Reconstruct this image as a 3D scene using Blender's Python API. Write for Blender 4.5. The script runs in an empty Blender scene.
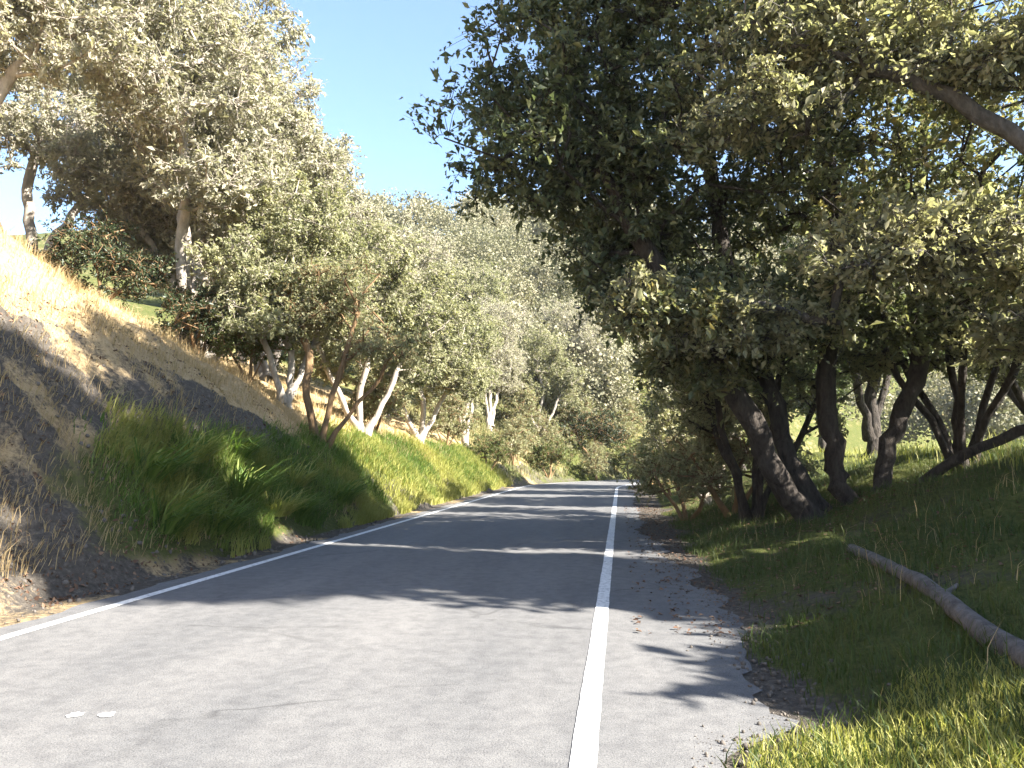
import bpy, math
import numpy as np
from mathutils import Vector

R = math.radians
scene = bpy.context.scene
col = scene.collection

# ------------------------------------------------------------------ noise
def _hash(ix, iy, seed):
    h = (ix.astype(np.int64) * 374761393 + iy.astype(np.int64) * 668265263 + seed * 1442695041) & 0xFFFFFFFF
    h = ((h ^ (h >> 13)) * 1274126177) & 0xFFFFFFFF
    return ((h ^ (h >> 16)) & 0xFFFF) / 65535.0

def vnoise(x, y, seed=0):
    x = np.asarray(x, float); y = np.asarray(y, float)
    ix = np.floor(x); iy = np.floor(y)
    fx = x - ix; fy = y - iy
    fx = fx * fx * (3 - 2 * fx); fy = fy * fy * (3 - 2 * fy)
    a = _hash(ix, iy, seed); b = _hash(ix + 1, iy, seed)
    c = _hash(ix, iy + 1, seed); d = _hash(ix + 1, iy + 1, seed)
    return (a * (1 - fx) + b * fx) * (1 - fy) + (c * (1 - fx) + d * fx) * fy

def fbm(x, y, seed=0, octv=4):
    s = 0; a = 0.5; t = 0
    for i in range(octv):
        s = s + a * vnoise(x * 2 ** i, y * 2 ** i, seed + i); t += a; a *= 0.5
    return s / t

def sstep(t):
    t = np.clip(t, 0, 1); return t * t * (3 - 2 * t)

# ------------------------------------------------------------------ terrain
LINE_R, LINE_L = -0.2, -5.1          # centres of the two painted edge lines
ROAD_R, ROAD_L = -0.02, -5.45        # edges of the carriageway

def bend(y):
    t = np.maximum(0, np.asarray(y, float) - 40)
    return np.where(t < 40, 0.02 * t ** 2, 32 + 1.6 * (t - 40))

def G_lim(y):
    return np.interp(y, [0, 12, 16, 20, 26], [0.36, 0.36, 0.5, 0.85, 1.1])

def H_bank(y):
    return np.interp(y, [-80, 6, 12, 15.5, 19, 24, 30, 45, 60, 90, 200],
                        [5.4, 6.2, 6.0, 4.9, 3.0, 2.3, 2.2, 1.9, 1.2, 1.2, 1.2])

def height(x, y):
    x = np.asarray(x, float); y = np.asarray(y, float)
    xr = x - bend(y)
    s = np.maximum(0, -xr - 5.95 - 0.5 * (fbm(y * 0.5, y * 0 + 3, 5, 2) - 0.5))
    H = H_bank(y)
    k = 1.12
    lo = k * s
    t = np.maximum(0, s - H / k * 0.8)
    up = H + 24 * (1 - np.exp(-0.40 * np.maximum(s - H / k, -3) / 24))
    w = 0.55
    bank = -w * np.logaddexp(-lo / w, -up / w) + w * np.logaddexp(0, -(H + 24 * (1 - np.exp(0.40 * H / k / 24))) / w) 
    bank = np.where(s > 0, np.maximum(bank, 0), 0)
    r = np.maximum(0, xr - 1.25)
    rise = np.where(r < 4.4, 0.29 * r, 1.276 + 0.06 * (r - 4.4))
    rise = -0.12 * np.logaddexp(-0.29 * r / 0.12, -(1.55 + 0.0 * r) / 0.12) + 0.12 * np.logaddexp(0, -1.55 / 0.12)
    rise = np.where(r > 0, rise, 0)
    rise = rise - 6 * sstep((r - 40) / 160)
    off = np.maximum(np.maximum(0, -xr - 5.9), np.maximum(0, xr - 0.9))
    m = np.clip(off / 1.2, 0, 1)
    n = (fbm(x * 0.7, y * 0.7, 11, 4) - 0.5) * 0.7 * np.clip(off / 3.0, 0, 1) + (fbm(x * 2.6, y * 2.6, 31, 3) - 0.5) * 0.16 * m
    n = n + (fbm(x * 5.5, y * 5.5, 61, 2) - 0.5) * 0.13 * np.clip((off - 0.15) / 0.8, 0, 1) * np.where(xr < 0, 1, 0.45)
    sl = np.clip((off - 0.1) / 0.9, 0, 1) * np.clip(1.25 - lo / np.maximum(H, 0.3), 0, 1) * np.where(xr < 0, 1, 0)
    gul = 1 - np.abs(2 * fbm(y * 0.9 + 0.35 * x, x * 0.22, 63, 3) - 1)
    n = n - sl * 0.85 * np.clip(gul - 0.72, 0, 1) + sl * (fbm(x * 1.9, y * 1.9, 64, 3) - 0.5) * 0.4
    big = (fbm(x * 0.035, y * 0.035, 77, 3) - 0.5) * 6 * np.clip((off - 14) / 30, 0, 1)
    # the wooded hill that closes the view where the road swings right
    hl = 17 * sstep((y - 62) / 80) * sstep((off - 1.5) / 18) * np.where(xr < 0, 1, 0.0)
    far = 26 * sstep((y - 260) / 320) * (0.5 + fbm(x * 0.006, y * 0.006, 51, 3))
    return bank + rise + n + big + hl + far

# ------------------------------------------------------------------ object helpers
def tag(o, label=None, cat=None, group=None, kind=None):
    if label: o['label'] = label
    if cat: o['category'] = cat
    if group: o['group'] = group
    if kind: o['kind'] = kind
    return o

def mesh_np(name, V, F=None, mat=None, parent=None, tris=None, smooth=False, attrs=None):
    """V (n,3); F (m,4) quads; tris (k,3)."""
    me = bpy.data.meshes.new(name)
    V = np.asarray(V, np.float32)
    me.vertices.add(len(V)); me.vertices.foreach_set('co', V.ravel())
    parts = []; sizes = []
    if F is not None and len(F): parts.append(np.asarray(F, np.int32).ravel()); sizes.append(np.full(len(F), 4, np.int32))
    if tris is not None and len(tris): parts.append(np.asarray(tris, np.int32).ravel()); sizes.append(np.full(len(tris), 3, np.int32))
    idx = np.concatenate(parts); sz = np.concatenate(sizes)
    me.loops.add(len(idx)); me.loops.foreach_set('vertex_index', idx)
    me.polygons.add(len(sz))
    st = np.concatenate([[0], np.cumsum(sz)[:-1]]).astype(np.int32)
    me.polygons.foreach_set('loop_start', st)
    if smooth: me.polygons.foreach_set('use_smooth', np.ones(len(sz), bool))
    me.update(calc_edges=True)
    for k, a in (attrs or {}).items():
        at = me.attributes.new(k, 'FLOAT', 'POINT'); at.data.foreach_set('value', np.asarray(a, np.float32))
    if mat: me.materials.append(mat)
    o = bpy.data.objects.new(name, me); col.objects.link(o)
    if parent: o.parent = parent
    return o

def empty(name, loc, rz=0, sc=1):
    o = bpy.data.objects.new(name, None); o.empty_display_size = 0.3
    o.location = loc; o.rotation_euler.z = rz; o.scale = (sc, sc, sc) if np.isscalar(sc) else sc
    col.objects.link(o); return o

def copy_tree(o, parent=None):
    c = o.copy(); col.objects.link(c)
    if parent: c.parent = parent
    for ch in list(o.children): copy_tree(ch, c)
    return c

def tube_arrays(P, rad, sides=6, caps=True, wob=0, rng=None):
    P = np.asarray(P, float); n = len(P)
    T = np.gradient(P, axis=0); T /= np.linalg.norm(T, axis=1, keepdims=True) + 1e-9
    up = np.array([0.13, 0.21, 0.97]) if abs(T[0, 2]) < 0.9 else np.array([0.97, 0.2, 0.1])
    A = np.cross(T, up); A /= np.linalg.norm(A, axis=1, keepdims=True) + 1e-9
    B = np.cross(T, A)
    th = np.arange(sides) / sides * 2 * math.pi
    rr = np.asarray(rad)[:, None] * np.ones(sides)[None]
    if wob and rng is not None: rr = rr * (1 + wob * (rng.random((n, sides)) - 0.5))
    V = P[:, None, :] + rr[..., None] * (np.cos(th)[None, :, None] * A[:, None, :] + np.sin(th)[None, :, None] * B[:, None, :])
    V = V.reshape(-1, 3)
    i = np.arange(n - 1)[:, None] * sides; j = np.arange(sides)[None]; j2 = (j + 1) % sides
    F = np.stack([i + j, i + j2, i + sides + j2, i + sides + j], -1).reshape(-1, 4)
    return V, F

class Bag:
    def __init__(s): s.V = []; s.F = []; s.n = 0
    def add(s, V, F):
        s.V.append(V); s.F.append(F + s.n); s.n += len(V)
    def build(s, name, mat, parent=None, smooth=True):
        return mesh_np(name, np.concatenate(s.V), np.concatenate(s.F), mat, parent, smooth=smooth)

# ------------------------------------------------------------------ materials
def newmat(name):
    m = bpy.data.materials.new(name); m.use_nodes = True
    nt = m.node_tree; nt.nodes.clear()
    return m, nt, nt.nodes, nt.links

def ramp(N, stops, interp='LINEAR'):
    r = N.new('ShaderNodeValToRGB'); r.color_ramp.interpolation = interp
    e = r.color_ramp.elements
    while len(e) > 1: e.remove(e[-1])
    e[0].position = stops[0][0]; e[0].color = (*stops[0][1], 1)
    for p, c in stops[1:]:
        q = e.new(p); q.color = (*c, 1)
    return r

def leaf_mat(name, stops, transl=0.3, rough=0.5, tcol=1.3):
    m, nt, N, L = newmat(name)
    g = N.new('ShaderNodeNewGeometry')
    at = N.new('ShaderNodeAttribute'); at.attribute_name = 'tone'
    mx = N.new('ShaderNodeMath'); mx.operation = 'MULTIPLY_ADD'
    L.new(g.outputs['Random Per Island'], mx.inputs[0]); mx.inputs[1].default_value = 0.42
    ad = N.new('ShaderNodeMath'); ad.operation = 'MULTIPLY'; ad.inputs[1].default_value = 0.58
    L.new(at.outputs['Fac'], ad.inputs[0]); L.new(ad.outputs[0], mx.inputs[2])
    r = ramp(N, stops); L.new(mx.outputs[0], r.inputs[0])
    p = N.new('ShaderNodeBsdfPrincipled'); p.inputs['Roughness'].default_value = rough
    p.inputs['Specular IOR Level'].default_value = 0.35
    L.new(r.outputs[0], p.inputs['Base Color'])
    t = N.new('ShaderNodeBsdfTranslucent')
    mul = N.new('ShaderNodeMix'); mul.data_type = 'RGBA'; mul.blend_type = 'MULTIPLY'; mul.inputs[0].default_value = 1
    L.new(r.outputs[0], mul.inputs[6]); mul.inputs[7].default_value = (tcol * 1.0, tcol * 1.06, tcol * 0.72, 1)
    L.new(mul.outputs[2], t.inputs[0])
    ms = N.new('ShaderNodeMixShader'); ms.inputs[0].default_value = transl
    L.new(p.outputs[0], ms.inputs[1]); L.new(t.outputs[0], ms.inputs[2])
    o = N.new('ShaderNodeOutputMaterial'); L.new(ms.outputs[0], o.inputs[0])
    return m

def bark_mat(name, c1, c2, scale=6, bump=0.5):
    m, nt, N, L = newmat(name)
    tc = N.new('ShaderNodeTexCoord'); mp = N.new('ShaderNodeMapping'); mp.inputs['Scale'].default_value = (1, 1, 0.3)
    L.new(tc.outputs['Object'], mp.inputs[0])
    n = N.new('ShaderNodeTexNoise'); n.inputs['Scale'].default_value = scale; n.inputs['Detail'].default_value = 6; n.inputs['Roughness'].default_value = 0.7
    L.new(mp.outputs[0], n.inputs[0])
    r = ramp(N, [(0.3, c1), (0.7, c2)]); L.new(n.outputs[0], r.inputs[0])
    p = N.new('ShaderNodeBsdfPrincipled'); p.inputs['Roughness'].default_value = 0.9; p.inputs['Specular IOR Level'].default_value = 0.2
    L.new(r.outputs[0], p.inputs['Base Color'])
    b = N.new('ShaderNodeBump'); b.inputs['Strength'].default_value = bump; b.inputs['Distance'].default_value = 0.09
    L.new(n.outputs[0], b.inputs['Height']); L.new(b.outputs[0], p.inputs['Normal'])
    o = N.new('ShaderNodeOutputMaterial'); L.new(p.outputs[0], o.inputs[0])
    return m

M = {}
M['oak_leaf'] = leaf_mat('oak_leaf', [(0.0, (0.045, 0.062, 0.034)), (0.45, (0.10, 0.118, 0.058)), (0.8, (0.20, 0.20, 0.095)), (1.0, (0.30, 0.235, 0.10))], 0.38, 0.38)
M['pale_leaf'] = leaf_mat('pale_leaf', [(0.0, (0.14, 0.15, 0.08)), (0.5, (0.27, 0.26, 0.15)), (1.0, (0.44, 0.40, 0.25))], 0.5, 0.6, 1.1)
M['grey_leaf'] = leaf_mat('grey_leaf', [(0.0, (0.20, 0.19, 0.14)), (0.5, (0.32, 0.30, 0.22)), (1.0, (0.45, 0.42, 0.32))], 0.4, 0.7, 1.1)
M['olive_leaf'] = leaf_mat('olive_leaf', [(0.0, (0.12, 0.13, 0.065)), (0.5, (0.22, 0.22, 0.12)), (1.0, (0.34, 0.315, 0.19))], 0.38, 0.6)
M['far_leaf'] = leaf_mat('far_leaf', [(0.0, (0.12, 0.125, 0.07)), (0.5, (0.20, 0.19, 0.12)), (1.0, (0.32, 0.28, 0.19))], 0.25, 0.7, 1.1)
M['green_leaf'] = leaf_mat('green_leaf', [(0.0, (0.04, 0.06, 0.018)), (0.5, (0.09, 0.115, 0.035)), (1.0, (0.17, 0.175, 0.06))], 0.3, 0.5)
M['dark_leaf'] = leaf_mat('dark_leaf', [(0.0, (0.018, 0.03, 0.014)), (0.5, (0.035, 0.05, 0.022)), (1.0, (0.06, 0.07, 0.03))], 0.2, 0.45)
M['oak_bark'] = bark_mat('oak_bark', (0.012, 0.010, 0.009), (0.085, 0.072, 0.06), 13, 1.0)
M['pale_bark'] = bark_mat('pale_bark', (0.20, 0.17, 0.14), (0.42, 0.38, 0.32), 6, 0.4)
M['grey_bark'] = bark_mat('grey_bark', (0.045, 0.040, 0.035), (0.15, 0.135, 0.12), 11, 0.8)
M['brown_bark'] = bark_mat('brown_bark', (0.10, 0.06, 0.03), (0.26, 0.17, 0.09), 6, 0.5)
M['dead_wood'] = bark_mat('dead_wood', (0.06, 0.055, 0.052), (0.19, 0.175, 0.165), 9, 0.8)
M['green_grass'] = leaf_mat('green_grass', [(0.0, (0.04, 0.085, 0.014)), (0.5, (0.11, 0.175, 0.03)), (1.0, (0.27, 0.28, 0.075))], 0.35, 0.6)
M['shade_dark_grass'] = leaf_mat('shade_dark_grass', [(0.0, (0.028, 0.045, 0.012)), (0.5, (0.055, 0.085, 0.018)), (1.0, (0.13, 0.13, 0.04))], 0.3, 0.6)  # darker green for the right verge, its shade put into the colour
M['sun_bright_grass'] = leaf_mat('sun_bright_grass', [(0.0, (0.14, 0.16, 0.03)), (0.5, (0.27, 0.27, 0.065)), (1.0, (0.40, 0.37, 0.13))], 0.35, 0.6)  # grass colour brightened to carry sunlight in the lit patches and streaks
M['olive_grass'] = leaf_mat('olive_grass', [(0.0, (0.10, 0.11, 0.035)), (0.5, (0.18, 0.17, 0.07)), (1.0, (0.30, 0.26, 0.13))], 0.3, 0.7)
M['dry_grass'] = leaf_mat('dry_grass', [(0.0, (0.24, 0.185, 0.085)), (0.5, (0.40, 0.295, 0.155)), (1.0, (0.52, 0.395, 0.22))], 0.32, 0.75, 1.05)
M['litter'] = leaf_mat('litter', [(0.0, (0.05, 0.028, 0.016)), (0.5, (0.12, 0.065, 0.04)), (1.0, (0.24, 0.16, 0.10))], 0.1, 0.8, 1.0)

def ground_mat():
    m, nt, N, L = newmat('ground_soil')
    tc = N.new('ShaderNodeTexCoord')
    def noise(s, d=6, r=0.65):
        n = N.new('ShaderNodeTexNoise'); n.inputs['Scale'].default_value = s; n.inputs['Detail'].default_value = d; n.inputs['Roughness'].default_value = r
        L.new(tc.outputs['Object'], n.inputs[0]); return n
    n1 = noise(2.3); n2 = noise(14, 5, 0.75); n3 = noise(60, 3)
    dirt = ramp(N, [(0.3, (0.045, 0.04, 0.035)), (0.55, (0.10, 0.087, 0.072)), (0.75, (0.19, 0.165, 0.135))]); L.new(n2.outputs[0], dirt.inputs[0])
    dry = ramp(N, [(0.3, (0.27, 0.195, 0.10)), (0.5, (0.37, 0.27, 0.145)), (0.7, (0.44, 0.335, 0.195))]); L.new(n2.outputs[0], dry.inputs[0])
    grn = ramp(N, [(0.3, (0.035, 0.05, 0.014)), (0.55, (0.08, 0.09, 0.026)), (0.75, (0.15, 0.138, 0.058))]); L.new(n2.outputs[0], grn.inputs[0])
    def mixby(attr, a, b, gain=1.0):
        at = N.new('ShaderNodeAttribute'); at.attribute_name = attr
        x = N.new('ShaderNodeMath'); x.operation = 'ADD'; L.new(at.outputs['Fac'], x.inputs[0])
        k = N.new('ShaderNodeMath'); k.operation = 'MULTIPLY_ADD'; L.new(n1.outputs[0], k.inputs[0]); k.inputs[1].default_value = 0.9; k.inputs[2].default_value = -0.45
        k2 = N.new('ShaderNodeMath'); k2.operation = 'MULTIPLY_ADD'; L.new(n2.outputs[0], k2.inputs[0]); k2.inputs[1].default_value = 0.7; k2.inputs[2].default_value = -0.35
        s = N.new('ShaderNodeMath'); s.operation = 'ADD'; L.new(k.outputs[0], s.inputs[0]); L.new(k2.outputs[0], s.inputs[1])
        L.new(s.outputs[0], x.inputs[1])
        mr = N.new('ShaderNodeMapRange'); mr.inputs[1].default_value = 0.36; mr.inputs[2].default_value = 0.64; L.new(x.outputs[0], mr.inputs[0])
        mx = N.new('ShaderNodeMix'); mx.data_type = 'RGBA'; L.new(mr.outputs[0], mx.inputs[0]); L.new(a, mx.inputs[6]); L.new(b, mx.inputs[7])
        return mx.outputs[2]
    c = mixby('dry', dirt.outputs[0], dry.outputs[0])
    c = mixby('green', c, grn.outputs[0])
    p = N.new('ShaderNodeBsdfPrincipled'); p.inputs['Roughness'].default_value = 0.95; p.inputs['Specular IOR Level'].default_value = 0.1
    L.new(c, p.inputs['Base Color'])
    ad = N.new('ShaderNodeMath'); ad.operation = 'MULTIPLY_ADD'; L.new(n3.outputs[0], ad.inputs[0]); ad.inputs[1].default_value = 0.35; L.new(n2.outputs[0], ad.inputs[2])
    b = N.new('ShaderNodeBump'); b.inputs['Strength'].default_value = 0.8; b.inputs['Distance'].default_value = 0.08
    L.new(ad.outputs[0], b.inputs['Height']); L.new(b.outputs[0], p.inputs['Normal'])
    o = N.new('ShaderNodeOutputMaterial'); L.new(p.outputs[0], o.inputs[0])
    return m

def asphalt_mat():
    m, nt, N, L = newmat('worn_asphalt')
    tc = N.new('ShaderNodeTexCoord')
    def noise(s, d=5, r=0.6, sc=(1, 1, 1)):
        mp = N.new('ShaderNodeMapping'); mp.inputs['Scale'].default_value = sc; L.new(tc.outputs['Object'], mp.inputs[0])
        n = N.new('ShaderNodeTexNoise'); n.inputs['Scale'].default_value = s; n.inputs['Detail'].default_value = d; n.inputs['Roughness'].default_value = r
        L.new(mp.outputs[0], n.inputs[0]); return n
    fine = noise(95, 2, 0.8); mid = noise(7, 6, 0.7); wide = noise(1.1, 3, 0.6, (1.0, 0.22, 1))
    r = ramp(N, [(0.25, (0.098, 0.099, 0.102)), (0.5, (0.128, 0.127, 0.127)), (0.78, (0.158, 0.155, 0.152))]); L.new(wide.outputs[0], r.inputs[0])
    r2 = ramp(N, [(0.3, (0.5, 0.5, 0.52)), (0.48, (0.98, 0.98, 0.98)), (0.7, (1.25, 1.24, 1.2))]); L.new(fine.outputs[0], r2.inputs[0])
    r3 = ramp(N, [(0.3, (0.74, 0.74, 0.75)), (0.6, (1.06, 1.06, 1.05))]); L.new(mid.outputs[0], r3.inputs[0])
    a = N.new('ShaderNodeMix'); a.data_type = 'RGBA'; a.blend_type = 'MULTIPLY'; a.inputs[0].default_value = 1
    L.new(r.outputs[0], a.inputs[6]); L.new(r2.outputs[0], a.inputs[7])
    b = N.new('ShaderNodeMix'); b.data_type = 'RGBA'; b.blend_type = 'MULTIPLY'; b.inputs[0].default_value = 1
    L.new(a.outputs[2], b.inputs[6]); L.new(r3.outputs[0], b.inputs[7])
    # thin cracks
    mp = N.new('ShaderNodeMapping'); mp.inputs['Scale'].default_value = (0.55, 0.85, 1); L.new(tc.outputs['Object'], mp.inputs[0])
    wn = N.new('ShaderNodeTexNoise'); wn.inputs['Scale'].default_value = 2.2; wn.inputs['Detail'].default_value = 6
    L.new(mp.outputs[0], wn.inputs[0])
    vm = N.new('ShaderNodeVectorMath'); vm.operation = 'MULTIPLY_ADD'; L.new(wn.outputs[1], vm.inputs[0]); vm.inputs[1].default_value = (0.5, 0.5, 0); L.new(mp.outputs[0], vm.inputs[2])
    vo = N.new('ShaderNodeTexVoronoi'); vo.feature = 'DISTANCE_TO_EDGE'; vo.inputs['Scale'].default_value = 0.62; L.new(vm.outputs[0], vo.inputs[0])
    cr = ramp(N, [(0.0, (0.45, 0.45, 0.46)), (0.006, (0.7, 0.7, 0.7)), (0.014, (1, 1, 1))]); L.new(vo.outputs['Distance'], cr.inputs[0])
    msk = ramp(N, [(0.5, (0, 0, 0)), (0.62, (0.75, 0.75, 0.75))]); L.new(noise(0.5, 2).outputs[0], msk.inputs[0])
    c = N.new('ShaderNodeMix'); c.data_type = 'RGBA'; c.blend_type = 'MULTIPLY'; L.new(msk.outputs[0], c.inputs[0])
    L.new(b.outputs[2], c.inputs[6]); L.new(cr.outputs[0], c.inputs[7])
    p = N.new('ShaderNodeBsdfPrincipled'); p.inputs['Roughness'].default_value = 0.85; p.inputs['Specular IOR Level'].default_value = 0.3
    L.new(c.outputs[2], p.inputs['Base Color'])
    bp = N.new('ShaderNodeBump'); bp.inputs['Strength'].default_value = 0.5; bp.inputs['Distance'].default_value = 0.01
    L.new(fine.outputs[0], bp.inputs['Height']); L.new(bp.outputs[0], p.inputs['Normal'])
    o = N.new('ShaderNodeOutputMaterial'); L.new(p.outputs[0], o.inputs[0])
    return m

def paint_mat():
    m, nt, N, L = newmat('road_paint')
    tc = N.new('ShaderNodeTexCoord')
    n = N.new('ShaderNodeTexNoise'); n.inputs['Scale'].default_value = 22; n.inputs['Detail'].default_value = 6; n.inputs['Roughness'].default_value = 0.75
    L.new(tc.outputs['Object'], n.inputs[0])
    r = ramp(N, [(0.36, (0.17, 0.17, 0.17)), (0.45, (0.52, 0.52, 0.51)), (0.7, (0.72, 0.72, 0.70))]); L.new(n.outputs[0], r.inputs[0])
    p = N.new('ShaderNodeBsdfPrincipled'); p.inputs['Roughness'].default_value = 0.7; L.new(r.outputs[0], p.inputs['Base Color'])
    o = N.new('ShaderNodeOutputMaterial'); L.new(p.outputs[0], o.inputs[0])
    return m
M['stone'] = bark_mat('stone', (0.06, 0.053, 0.045), (0.16, 0.14, 0.12), 9, 0.4)
M['ground'] = ground_mat(); M['asphalt'] = asphalt_mat(); M['paint'] = paint_mat()

# ------------------------------------------------------------------ setting: ground, road
def axis(lo_f, hi_f, step, lo, hi, grow=1.09):
    a = list(np.arange(lo_f, hi_f + 1e-6, step))
    s = step
    while a[-1] < hi: s = min(s * grow, 30); a.append(a[-1] + s)
    s = step
    while a[0] > lo: s = min(s * grow, 30); a.insert(0, a[0] - s)
    return np.array(a)
gx = np.concatenate([axis(-14, -13.9, 0.16, -500, -13.9)[:-1], np.arange(-13.9, -5.4, 0.10), axis(-5.4, 8, 0.16, -5.4, 500)]); gy = np.concatenate([axis(3, 5, 0.2, -70, 5, 1.06)[:-1], np.arange(5, 22, 0.11), axis(22, 36, 0.2, 22, 900, 1.06)])
X, Y = np.meshgrid(gx, gy)
Z = height(X, Y)
XR = X - bend(Y)
under = (XR < ROAD_R - 0.12) & (XR > ROAD_L + 0.12)
Z = np.where(under, -0.03, Z)
s_l = np.clip((-XR - 5.9) / 1.0, 0, 40)
zb = Z / np.maximum(H_bank(Y), 0.5)
n_a = fbm(X * 0.35, Y * 0.35, 91, 3); n_b = fbm(X * 0.9, Y * 0.9, 92, 3)
left = XR < -3
green_l = sstep((G_lim(Y) - zb) / 0.18) * sstep((Y - 7.5) / 4) * (0.35 + 0.9 * sstep((n_a - 0.34) / 0.25)) * sstep((-XR - 5.7) / 0.6)
green_l = green_l * np.where(Y > 20, 1.1, 1)
dry_l = np.where(zb > 0.62, 1.0, sstep((n_b - 0.4) / 0.3) * 0.6)
dry_l = np.maximum(dry_l, sstep((9.5 - Y) / 3) * 0.5)
green_r = sstep((XR - (1.0 + 0.5 * (n_b - 0.5)) + 0.55 * sstep((5.0 - Y) / 0.9)) / 0.35) * (0.55 + 0.6 * n_a)
dry_r = 0.2 + 0.0 * XR
green_r = np.maximum(green_r - 0.25 * sstep((n_b - 0.5) / 0.2) * (XR < 5), 0.75 * sstep((XR - 5) / 1.5))
farm = sstep((Y - 30) / 25)
green_l = np.maximum(green_l, farm * (0.42 + 0.5 * n_a)); 
green = np.where(left, green_l, green_r); dry = np.where(left, dry_l, dry_r)
ny, nx = X.shape
ii = (np.arange(ny - 1)[:, None] * nx + np.arange(nx - 1)[None])
F = np.stack([ii, ii + 1, ii + nx + 1, ii + nx], -1).reshape(-1, 4)
g = mesh_np('ground', np.stack([X, Y, Z], -1).reshape(-1, 3), F, M['ground'], smooth=True, attrs={'green': green.ravel(), 'dry': dry.ravel()})
tag(g, 'hilly ground of dry golden grass, green bank and bare soil around the road', 'ground', kind='structure')

def strip(name, xl, xr_, z, mat, ys, parent=None, wl=None, wr=None, n=5):
    ys = np.asarray(ys, float); b = bend(ys)
    L_ = xl + b + (wl if wl is not None else 0); R_ = xr_ + b + (wr if wr is not None else 0)
    t = np.linspace(0, 1, n)
    XX = L_[:, None] * (1 - t) + R_[:, None] * t
    YY = np.repeat(ys[:, None], n, 1)
    ZZ = np.full_like(XX, z)
    i = np.arange(len(ys) - 1)[:, None] * n + np.arange(n - 1)[None]
    F = np.stack([i, i + 1, i + n + 1, i + n], -1).reshape(-1, 4)
    return mesh_np(name, np.stack([XX, YY, ZZ], -1).reshape(-1, 3), F, mat, parent)
ysr = np.concatenate([np.arange(-40, 45, 0.12), np.arange(45, 150, 0.6)])
jag = (fbm(ysr * 1.3, ysr * 0 + 1, 7, 4) - 0.5)
road = strip('road', ROAD_L, 1.05, 0.012, M['asphalt'], ysr, wl=jag * 0.35,
             wr=(fbm(ysr * 0.9, ysr * 0 + 5, 8, 4) - 0.5) * 0.75 + (fbm(ysr * 6, ysr * 0 + 5, 9, 3) - 0.5) * 0.16 - 0.62 * sstep((4.9 - ysr) / 0.6) - 0.55 * sstep((ysr - 9) / 5), n=24)
tag(road, 'worn pale grey asphalt road running straight between the bank and the oaks', 'road', kind='structure')
e1 = strip('edge_line', LINE_R - 0.065, LINE_R + 0.065, 0.017, M['paint'], ysr, road, n=2, wl=(fbm(ysr * 4, ysr * 0, 71, 3) - 0.5) * 0.012, wr=(fbm(ysr * 4, ysr * 0, 72, 3) - 0.5) * 0.012)
e2 = strip('edge_line', LINE_L - 0.06, LINE_L + 0.06, 0.017, M['paint'], ysr, road, n=2)
e1['label'] = 'solid white edge line on the right'; e2['label'] = 'thin white edge line below the left bank'
# two small splashes of white paint on the asphalt
rng = np.random.default_rng(4)
for cx, cy in ((-3.16, 4.42), (-2.98, 4.44)):
    th = np.linspace(0, 2 * math.pi, 15)[:-1]; rr = 0.04 * (0.7 + 0.6 * rng.random(14))
    V = np.stack([cx + rr * np.cos(th), cy + rr * 1.2 * np.sin(th), np.full(14, 0.017)], -1)
    V = np.concatenate([V, [[cx, cy, 0.017]]])
    mesh_np('paint_spot', V, None, M['paint'], road, tris=[(i, (i + 1) % 14, 14) for i in range(14)])

# ------------------------------------------------------------------ plants
def leaves(centres, rad, per, size, rng, flat=0.75, tone=None, aspect=0.5, upbias=0.5):
    """leaf blades (folded rhombs, two triangles) scattered in clumps"""
    nC = len(centres); n = nC * per
    ci = np.repeat(np.arange(nC), per)
    d = rng.normal(size=(n, 3)); d /= np.linalg.norm(d, axis=1, keepdims=True)
    rr = rng.random(n) ** 0.5
    P = centres[ci] + d * (rr * rad[ci])[:, None] * np.array([1, 1, flat])
    nr = rng.normal(size=(n, 3)) + np.array([0, 0, upbias * 1.6]) + d * 0.5
    nr /= np.linalg.norm(nr, axis=1, keepdims=True)
    ax = np.cross(nr, rng.normal(size=(n, 3))); ax /= np.linalg.norm(ax, axis=1, keepdims=True) + 1e-9
    sd = np.cross(nr, ax)
    L_ = size * np.exp(rng.normal(size=n) * 0.34).clip(0.45, 2.0)[:, None]
    fold = 0.12 * L_ * nr
    V = np.stack([P - ax * L_ * 0.5, P + sd * L_ * aspect * 0.5 + fold, P + ax * L_ * 0.5 - 0.1 * L_ * nr, P - sd * L_ * aspect * 0.5 + fold], 1).reshape(-1, 3)
    b = np.arange(n)[:, None] * 4
    T = np.concatenate([b + [0, 1, 2], b + [0, 2, 3]], 0)
    tn = np.repeat(tone[ci], 4) if tone is not None else np.full(n * 4, 0.5)
    return V, T, tn

def sample_lobes(lobes, rng, shell=0.55):
    C = []; Rr = []; TN = []
    for (c, r, n, cr, tn) in lobes:
        d = rng.normal(size=(n, 3)); d /= np.linalg.norm(d, axis=1, keepdims=True)
        q = shell + (1 - shell) * rng.random(n); q = np.where(rng.random(n) < 0.25, rng.random(n) ** 0.6, q)
        d[:, 2] = np.where(d[:, 2] < -0.35, d[:, 2] * 0.7, d[:, 2])
        q = q * (0.82 + 0.36 * fbm(d[:, 0] * 2.2 + c[0], d[:, 2] * 2.2 + d[:, 1] * 1.7 + c[2], 3 + n, 2))
        C.append(np.array(c) + d * q[:, None] * np.array(r))
        Rr.append(cr * (0.6 + 0.7 * rng.random(n)))
        TN.append(np.clip(tn + 0.55 * (rng.random(n) - 0.5), 0, 1))
    return np.concatenate(C), np.concatenate(Rr), np.concatenate(TN)

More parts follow.
